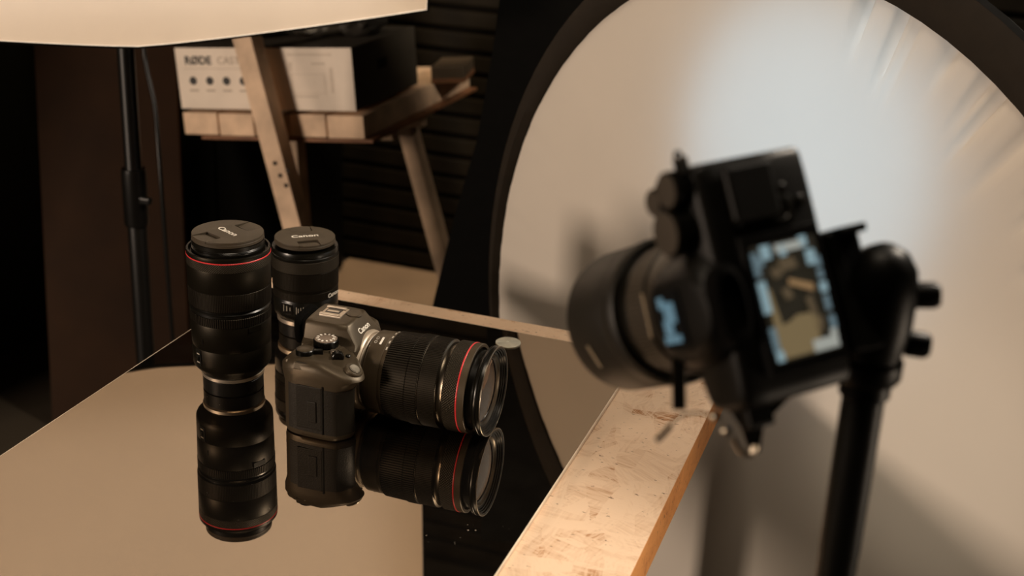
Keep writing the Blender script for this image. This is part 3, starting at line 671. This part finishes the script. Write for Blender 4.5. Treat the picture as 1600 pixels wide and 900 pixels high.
# white product box
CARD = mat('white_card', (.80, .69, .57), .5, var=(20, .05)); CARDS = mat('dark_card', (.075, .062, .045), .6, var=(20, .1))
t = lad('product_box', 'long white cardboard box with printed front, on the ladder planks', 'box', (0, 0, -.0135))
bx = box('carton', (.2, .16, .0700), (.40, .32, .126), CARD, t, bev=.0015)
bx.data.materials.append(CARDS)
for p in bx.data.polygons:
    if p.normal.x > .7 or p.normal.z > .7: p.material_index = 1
INK = mat('black_ink', (.02, .018, .016), .6); FAINT = mat('faint_ink', (.45, .37, .29), .6)
F = lambda x, z: frame((x, -.0006, z+.0135), (1, 0, 0), (0, 0, 1))
text('lettering', 'RØDE', .0235, F(.0525, .093), INK, bx, ext=.0002, off=.0007, sx=1.0).location = (-.2, -.16, -.07)
text('lettering', 'CASTER', .0215, F(.135, .093), FAINT, bx, ext=.0002, sx=1.0).location = (-.2, -.16, -.07)
for k in range(4):
    c = lathe('printed_icon', [(0, 0), (.0085, 0), (.0085, .0003), (0, .0003)], INK, bx, seg=24)
    c.data.transform(Matrix.Translation((.036+.039*k-.2, -.0005-.16, .052+.0135-.07)) @ Matrix.Rotation(math.pi/2, 4, 'X'))
    box('caption_bar', (.036+.039*k-.2, -.1604, .032+.0135-.07), (.021, .0004, .0035), FAINT, bx, bev=0)
box('rule_line', (.09-.2, -.1604, .077+.0135-.07), (.145, .0004, .0010), FAINT, bx, bev=0)
FT2 = mat('pale_ink', (.66, .56, .455), .6)
box('caption_bar', (.305-.2, -.1604, .106+.0135-.07), (.100, .0004, .0045), FT2, bx, bev=0)
for (x, z, sx, sz) in ((.262, .088, .009, .0035), (.262, .080, .005, .014), (.325, .088, .030, .004), (.300, .067, .070, .0012), (.300, .028, .080, .0012), (.264, .048, .0012, .040), (.336, .048, .0012, .040), (.352, .055, .006, .05), (.29, .022, .06, .004)):
    box('printed_drawing', (x-.2, -.1604, z+.0135-.07), (sx, .0004, sz), FT2, bx, bev=0)
box('handle_hole', (.2001, -.02, .012), (.0006, .045, .020), BLACK, bx, bev=0)
# things on the box
def lump(name, c, s, m, seed, rough_=.25, sub=2):
    bm = bmesh.new(); bmesh.ops.create_icosphere(bm, subdivisions=sub, radius=1); rn = random.Random(seed)
    for v in bm.verts: v.co *= 1+rn.uniform(-rough_, rough_)
    for v in bm.verts:
        v.co = V((v.co.x*s[0], v.co.y*s[1], max(v.co.z, -.9)*s[2]))
        v.co += V(c)
    o = bm_obj(name, bm, m, None, 0 if rough_ > .2 else 50); o.matrix_world = LR; return o
SF = mat('silver_foil', (.85, .78, .68), .4, metal=.5)
tag(lump('foil_scrap', (.245, .13, .152), (.032, .04, .032), SF, 5, .35), 'crumpled silver foil on top of the white box', 'foil')
tag(lump('black_bag', (.11, .16, .152), (.08, .10, .034), BLACK, 9, .12, 3), 'soft black bag on the white box, partly hidden by the softbox', 'bag')
tag(lump('black_pouch', (.345, .18, .146), (.046, .07, .028), mat('dark_cloth', (.03, .025, .018), .7), 11, .12, 3), 'small dark cloth pouch beside the silver foil', 'pouch')
t = lad('cardboard_packet', 'small brown packet lying on the timbers behind the white box', 'packet')
box('packet_body', (.432, .45, .007), (.075, .14, .030), mat('brown_packet', (.075, .052, .030), .6), t, bev=.003, rot=(0, 0, .2))
box('packet_band', (.432, .45, -.0105), (.076, .141, .010), DARKPINE, t, bev=.001, rot=(0, 0, .2))

# ------------------------------------------------------------------ filming camera on a monopod (close to the viewer)
CR = Matrix(((-0.3852, -0.6735, 0.6309, -.067), (0.2835, -0.7369, -0.6136, .663), (0.8782, -0.0576, 0.4748, 1.159), (0, 0, 0, 1)))
t = thing('video_camera', 'black camera turned upright on a monopod with its rear screen lit', 'camera', M=CR)
FB = mat('film_camera_shell', (.003, .0026, .0018), .45, spec=.18, bump=(1200, .2, .0003))
# outline in X (grip) - Z (depth), lofted along Y (height)
def fo(ins=0., grip=-.052):
    p = [(.078, .000), (.030, .000), (-.046, -.001), (-.0515, -.008), (-.0515, -.034), (-.046, -.040), (-.020, -.044), (.030, -.044), (.040, -.044), (.046, grip+.004), (.056, grip), (.072, grip), (.0795, grip+.010), (.0805, -.012), (.080, -.004)]
    c = (.014, -.022); return [(c[0]+(x-c[0])*(1-ins/.06), c[1]+(z-c[1])*(1-ins/.03)) for x, z in smooth_loop(p, 2)]
def fy(o_, y): return [(x, y, z) for x, z in o_]
loft('body', [fy(fo(.004), -.0305), fy(fo(.001), -.0295), fy(fo(0), -.027), fy(fo(0, -.056), .0), fy(fo(0, -.050), .026), fy(fo(.0, -.042), .035), fy(fo(.0015, -.040), .039), fy(fo(.005, -.040), .041)], FB, t, smooth=50)
hp = [[(x, y, z) for x, z in smooth_loop([(x0, z0), (x0, z1), (x1, z1), (x1, z0)], 3)] for y, x0, x1, z0, z1 in ((.036, -.027, .037, -.062, .004), (.044, -.025, .035, -.062, .007), (.051, -.020, .030, -.058, .008), (.056, -.015, .025, -.050, .007), (.057, -.012, .022, -.046, .004))]
loft('viewfinder_hump', hp, FB, t, smooth=45)
loft('eyecup', [[(x*k+.005, y_, z) for x, y_ in [(a, (b-.046)*k+.046) for a, b in smooth_loop([(-.020, .037), (-.020, .055), (.020, .055), (.020, .037)], 2)]] for k, z in ((1, .004), (1.04, .010), (1.02, .015), (.8, .016), (.74, .011))], mat('eyecup_rubber', (.01, .01, .01), .6), t)
# glowing status display on top of the hump
td = box('top_display', (.004, .0578, -.0265), (.030, .0012, .022), mat('display_glass', (.005, .006, .007), .1), t, bev=.0004)
def emis(name, c, s): return mat(name, (.01, .01, .01), .5, emis=c, emis_s=s)
BLU = emis('display_blue', (.16, .31, .39), .55)
for (x, z, sx, sz) in ((.0095, -.0065, .006, .005), (.0035, .0, .011, .010), (-.004, -.0035, .008, .008), (-.0105, -.004, .004, .011), (-.0105, .004, .004, .004), (.0075, -.001, .004, .006)):
    box('display_digit', (x, .0008, z), (sx, .0006, sz), BLU, td, bev=0)
# dials on the top plate
def fdial(name, x, z, r, h, n=40, y=.040):
    d = ribbed(name, r, 0, h, n, .0006, BLACKS, t, axis='y', r_in=.0005); d.location = (x, y, z)
    lathe('dial_cap', [(0, h-.0005), (r-.001, h-.0005), (r-.001, h+.0006), (0, h+.001)], mat('dial_cap_dark', (.05, .04, .03), .35), d, axis='y', seg=32); return d
fdial('mode_dial', .0485, -.0185, .0125, .014)
fdial('exposure_dial', .0700, -.0130, .0100, .0110)
fdial('front_dial', .0665, -.0310, .0078, .0095)
lathe('shutter_button', [(0, 0), (.0052, 0), (.0052, .006), (.004, .008), (0, .0078)], DARKMETAL, t, axis='y', seg=28, loc=(.0735, .034, -.034))
lathe('custom_button', [(0, 0), (.0032, 0), (.0032, .0035), (.0026, .004), (0, .004)], DARKMETAL, t, axis='y', seg=20, loc=(.0600, .040, -.0180))
sl = box('strap_lug', (.0805, .043, -.006), (.009, .0040, .009), BLACKS, t, bev=.0008)
lathe('lug_ring', [(.0022, -.0008), (.0034, -.0008), (.0034, .0008), (.0022, .0008)], DARKMETAL, sl, axis='y', seg=20, closed=True, loc=(.005, .002, .002))
box('thumb_rest', (.060, .010, .0025), (.030, .030, .005), FB, t, bev=.0022)
for (x, y) in ((.047, .022), (.058, -.010), (.050, -.020)):
    lathe('rear_button', [(0, 0), (.0035, 0), (.0035, .0016), (.0028, .002), (0, .002)], BLACKS, t, seg=20, loc=(x, y, .0002))
lathe('control_wheel', [(0, 0), (.010, 0), (.010, .0014), (.0085, .002), (.0055, .002), (.005, .0014), (0, .0014)], BLACKS, t, seg=40, loc=(.0475, -.006, .0002))
# rear screen
sc = box('screen', (0, 0, .0015), (.075, .052, .005), mat('screen_bezel', (.006, .006, .006), .15), t, bev=.0012)
def px_(name, x, y, sx, sy, m, rot=0., h=.0003):
    o = box(name, (x, y, .0026+h), (sx, sy, .0004), m, sc, bev=0, rot=(0, 0, rot)); return o
ICE = emis('screen_icon_blue', (.27, .40, .44), .75); ICE2 = emis('screen_icon_dim', (.14, .21, .24), .7)
TAN = emis('screen_tan', (.16, .115, .055), 1.); TAN2 = emis('screen_tan_dim', (.10, .07, .038), .8); ORG = emis('screen_orange', (.26, .155, .07), .9); DK = emis('screen_dark_scene', (.012, .010, .006), 1.); PAL = emis('screen_pale', (.36, .37, .33), .85)
# picture shown on the screen, seen turned upright: +x is up in the photograph, +y its left
px_('screen_picture', 0, 0, .062, .042, DK, h=.0001)
def flat(name, pts, m, h=.0004):
    return prism(name, pts, .0026+h, .0029+h, m, sc)
flat('screen_region', [(-.0295, .014), (-.0295, -.008), (-.012, -.0115), (-.009, -.006), (-.0085, .002), (-.011, .007), (-.012, .0125), (.008, .0150), (.008, .0170), (-.0295, .0180)], TAN)
flat('screen_region', [(.0055, -.013), (.011, .0015), (.0080, .0025), (.0015, -.0125)], ORG)
flat('screen_region', [(.022, .006), (.022, -.004), (.016, -.006), (.015, .005)], TAN2)
flat('screen_region', [(.0165, .012), (.019, .008), (.014, .004), (.012, .010)], TAN2)
flat('screen_region', [(.006, .008), (.007, .003), (.001, .001), (.000, .006)], TAN2)
flat('screen_region', [(-.001, -.006), (.000, -.010), (-.020, -.0125), (-.021, -.009)], TAN2)
for (x, y, sx, sy, m) in ((.0275, -.003, .0045, .018, PAL), (.0268, .0125, .0075, .0062, ICE), (.026, .0015, .006, .004, ICE), (.0285, -.0125, .006, .005, ICE),
                          (.0215, .0200, .0125, .0036, ICE2), (.0225, .0165, .005, .003, ICE2), (.004, .0195, .017, .0050, ICE), (-.0185, .0195, .013, .0040, ICE2), (-.0275, .0185, .0055, .0046, ICE),
                          (.0195, -.0155, .008, .0060, ICE), (.0165, -.0190, .006, .004, ICE2), (.0095, -.0190, .005, .0035, ICE2), (.0025, -.0190, .0055, .0045, ICE), (-.0060, -.0190, .008, .0034, ICE2), (-.0165, -.0195, .007, .0038, ICE2), (-.0225, -.0185, .005, .004, PAL), (-.0268, -.0120, .0062, .0165, PAL), (-.0150, -.0120, .006, .003, TAN2)):
    px_('screen_icon', x, y, sx, sy, m, h=.0008)
flat('card_label', [(.038, -.0325), (.038, -.0305), (.020, -.0305), (.020, -.0325)], mat('olive_label', (.10, .085, .03), .5), h=-.0022) if False else None
# lens of the filming camera, axis along -Z
LX, LY = .008, .0
FL = mat('film_lens_barrel', (.024, .018, .011), .4, spec=.4, bump=(1200, .2, .0003))
lb = lathe('lens_barrel', [(.02, .040), (.0335, .040), (.0340, .048), (.0365, .052), (.0385, .056), (.0390, .082), (.0385, .0825), (.02, .0825)], FL, t, axis='-z', seg=96, loc=(LX, LY, 0), closed=True)
lathe('groove_ring', [(.02, .0825), (.0380, .0825), (.0380, .0850), (.02, .0850)], BLACKS, lb, axis='-z', seg=96, closed=True)
ribbed('focus_ring', .0402, .085, .104, 90, .0008, mat('film_lens_rubber', (.03, .022, .013), .5), lb, axis='-z')
lathe('front_barrel', [(.02, .104), (.0395, .104), (.0400, .106), (.0400, .116), (.02, .116)], BLACKS, lb, axis='-z', seg=96, closed=True)
lathe('front_element', [(.036, .116), (.030, .121), (.018, .125), (0, .127)], GLASSLENS, lb, axis='-z', seg=48)
lathe('lens_hood', [(.0375, .114), (.0440, .112), (.0455, .115), (.0455, .124), (.0445, .1255), (.0448, .127), (.0452, .1700), (.0446, .1712), (.0436, .1700), (.0425, .127), (.0375, .120)], mat('hood_plastic', (.010, .008, .005), .5, spec=.3), lb, axis='-z', seg=112, closed=True)
for (az, zc, w_, h_, m_) in ((2.60, .094, .0005, .0, None), ):
    pass
def on_fl(a, r, z): return frame((r*math.cos(a), r*math.sin(a), -z), (-math.sin(a), math.cos(a), 0), (0, 0, 1))
q = box('lens_switch', (0, 0, 0), (.020, .010, .0012), mat('switch_plate', (.16, .10, .055), .45), lb, bev=.0005); q.data.transform(on_fl(1.75, .0390, .070))
q = box('lens_badge', (0, 0, 0), (.026, .0022, .0004), mat('badge_print', (.22, .17, .11), .5), lb, bev=0); q.data.transform(on_fl(1.55, .0383, .0838))
q = box('hood_mark', (0, 0, 0), (.016, .003, .0004), mat('badge_print', (.22, .17, .11), .5), lb, bev=0); q.data.transform(on_fl(1.95, .0452, .150))
# strap tab, cord and ring at the lower end
def Lw(p): return CR.inverted() @ V(p)
a, b = Lw((-.1225, .651, 1.130)), Lw((-.1165, .643, 1.0925))
zc = (b-a).normalized(); xc = (CR.to_3x3().inverted() @ RT); xc = (xc-zc*xc.dot(zc)).normalized(); yc = zc.cross(xc); c = (a+b)/2
o = box('strap_tab', (0, 0, 0), (.0075, .003, (b-a).length), BLACKS, t, bev=.001); o.data.transform(Matrix(((xc.x, yc.x, zc.x, c.x), (xc.y, yc.y, zc.y, c.y), (xc.z, yc.z, zc.z, c.z), (0, 0, 0, 1))))
tube('strap_cord', [Lw(p) for p in ((-.125, .632, 1.0775), (-.121, .636, 1.0815), (-.118, .641, 1.0885), (-.110, .645, 1.0915), (-.100, .647, 1.0915), (-.094, .647, 1.0895))], .0007, BLK, t)
tube('cord_end', [Lw(p) for p in ((-.1255, .632, 1.0770), (-.1225, .634, 1.0795), (-.1195, .638, 1.0845))], .0016, BLK, t)
lug = box('strap_mount', (-.0555, .024, -.020), (.014, .016, .008), FB, t, bev=.002)
SR = mat('strap_ring_metal', (.50, .43, .33), .3, metal=1.)
for p in ((-.0975, .6475, 1.0905), (-.0905, .647, 1.0835)):
    q = lathe('strap_bead', [(0, -.0026), (.0022, -.0022), (.0030, 0), (.0022, .0022), (0, .0026)], SR, t, seg=16, loc=Lw(p))
tube('strap_ring', [Lw(p) for p in ((-.0865, .6465, 1.0800), (-.083, .646, 1.0745), (-.078, .646, 1.0715), (-.0745, .647, 1.0730), (-.0745, .648, 1.0775))], .0018, SR, t)
# folded webbing from the lower end of the body
wb_ = [Lw(p) for p in ((-.096, .652, 1.100), (-.060, .665, 1.1035), (-.072, .654, 1.0885), (-.072, .650, 1.0730), (-.0775, .649, 1.0725), (-.0835, .649, 1.0860))]
nrm = (wb_[1]-wb_[0]).cross(wb_[3]-wb_[0]).normalized()*.002
vs = [p+nrm for p in wb_]+[p-nrm for p in wb_]; k = len(wb_)
mesh_obj('strap_webbing', vs, [tuple(range(k)), tuple(range(2*k-1, k-1, -1))]+[(i, (i+1) % k, k+(i+1) % k, k+i) for i in range(k)], BLACK, t, 30)

# monopod with head
PX, PY = -.0245, .713
t = thing('monopod', 'black monopod with a knobbed head holding the upright camera', 'monopod', (PX, PY, 0))
MB_ = mat('monopod_black', (.002, .002, .0015), .4, spec=.12)
lathe('foot', [(0, 0), (.016, 0), (.020, .006), (.018, .03), (.010, .04), (0, .04)], mat('rubber_foot', (.02, .02, .02), .7), t, seg=32)
lathe('pole', [(0, .035), (.0095, .035), (.0095, .45), (.0115, .46), (.0118, .98), (.0122, .985), (.0122, 1.088), (.0145, 1.090), (.0145, 1.1005), (0, 1.1005)], MB_, t, seg=40)
lathe('head_housing', [(0, 1.1000), (.0175, 1.1000), (.0190, 1.1025), (.0190, 1.112), (.0170, 1.1145), (.0185, 1.122), (.0205, 1.135), (.0205, 1.155), (.0185, 1.167), (.0130, 1.1755), (.006, 1.1795), (0, 1.1800)], MB_, t, seg=48)
def knob(name, z, out, tilt, r, L):
    d = V((.93, .20, tilt)).normalized(); q = d.to_track_quat('Z', 'Y')
    o = lathe(name, [(0, 0), (r*.55, 0), (r*.55, L*.3), (r, L*.36), (r, L*.86), (r*.8, L), (0, L)], MB_, t, seg=28, loc=V((0, 0, z))+d*out); o.rotation_euler = q.to_euler(); return o
knob('lock_knob', 1.1500, .012, .10, .0075, .0205)
knob('lock_knob', 1.1245, .012, -.06, .0075, .0195)
# clamp plates between the camera base and the head (camera axes)
RotC = CR.to_3x3()
def cplate(name, c, s, m=MB_, bev=.0015):
    o = box(name, (0, 0, 0), s, m, t, bev=bev); w = CR @ V(c); o.rotation_euler = RotC.to_euler(); o.location = w-V((PX, PY, 0)); return o
cplate('camera_plate', (-.003, -.0358, -.018), (.066, .010, .040))
cplate('head_clamp', (-.003, -.0480, -.018), (.068, .015, .034))
cplate('clamp_lip', (.029, -.0475, -.004), (.005, .020, .018))
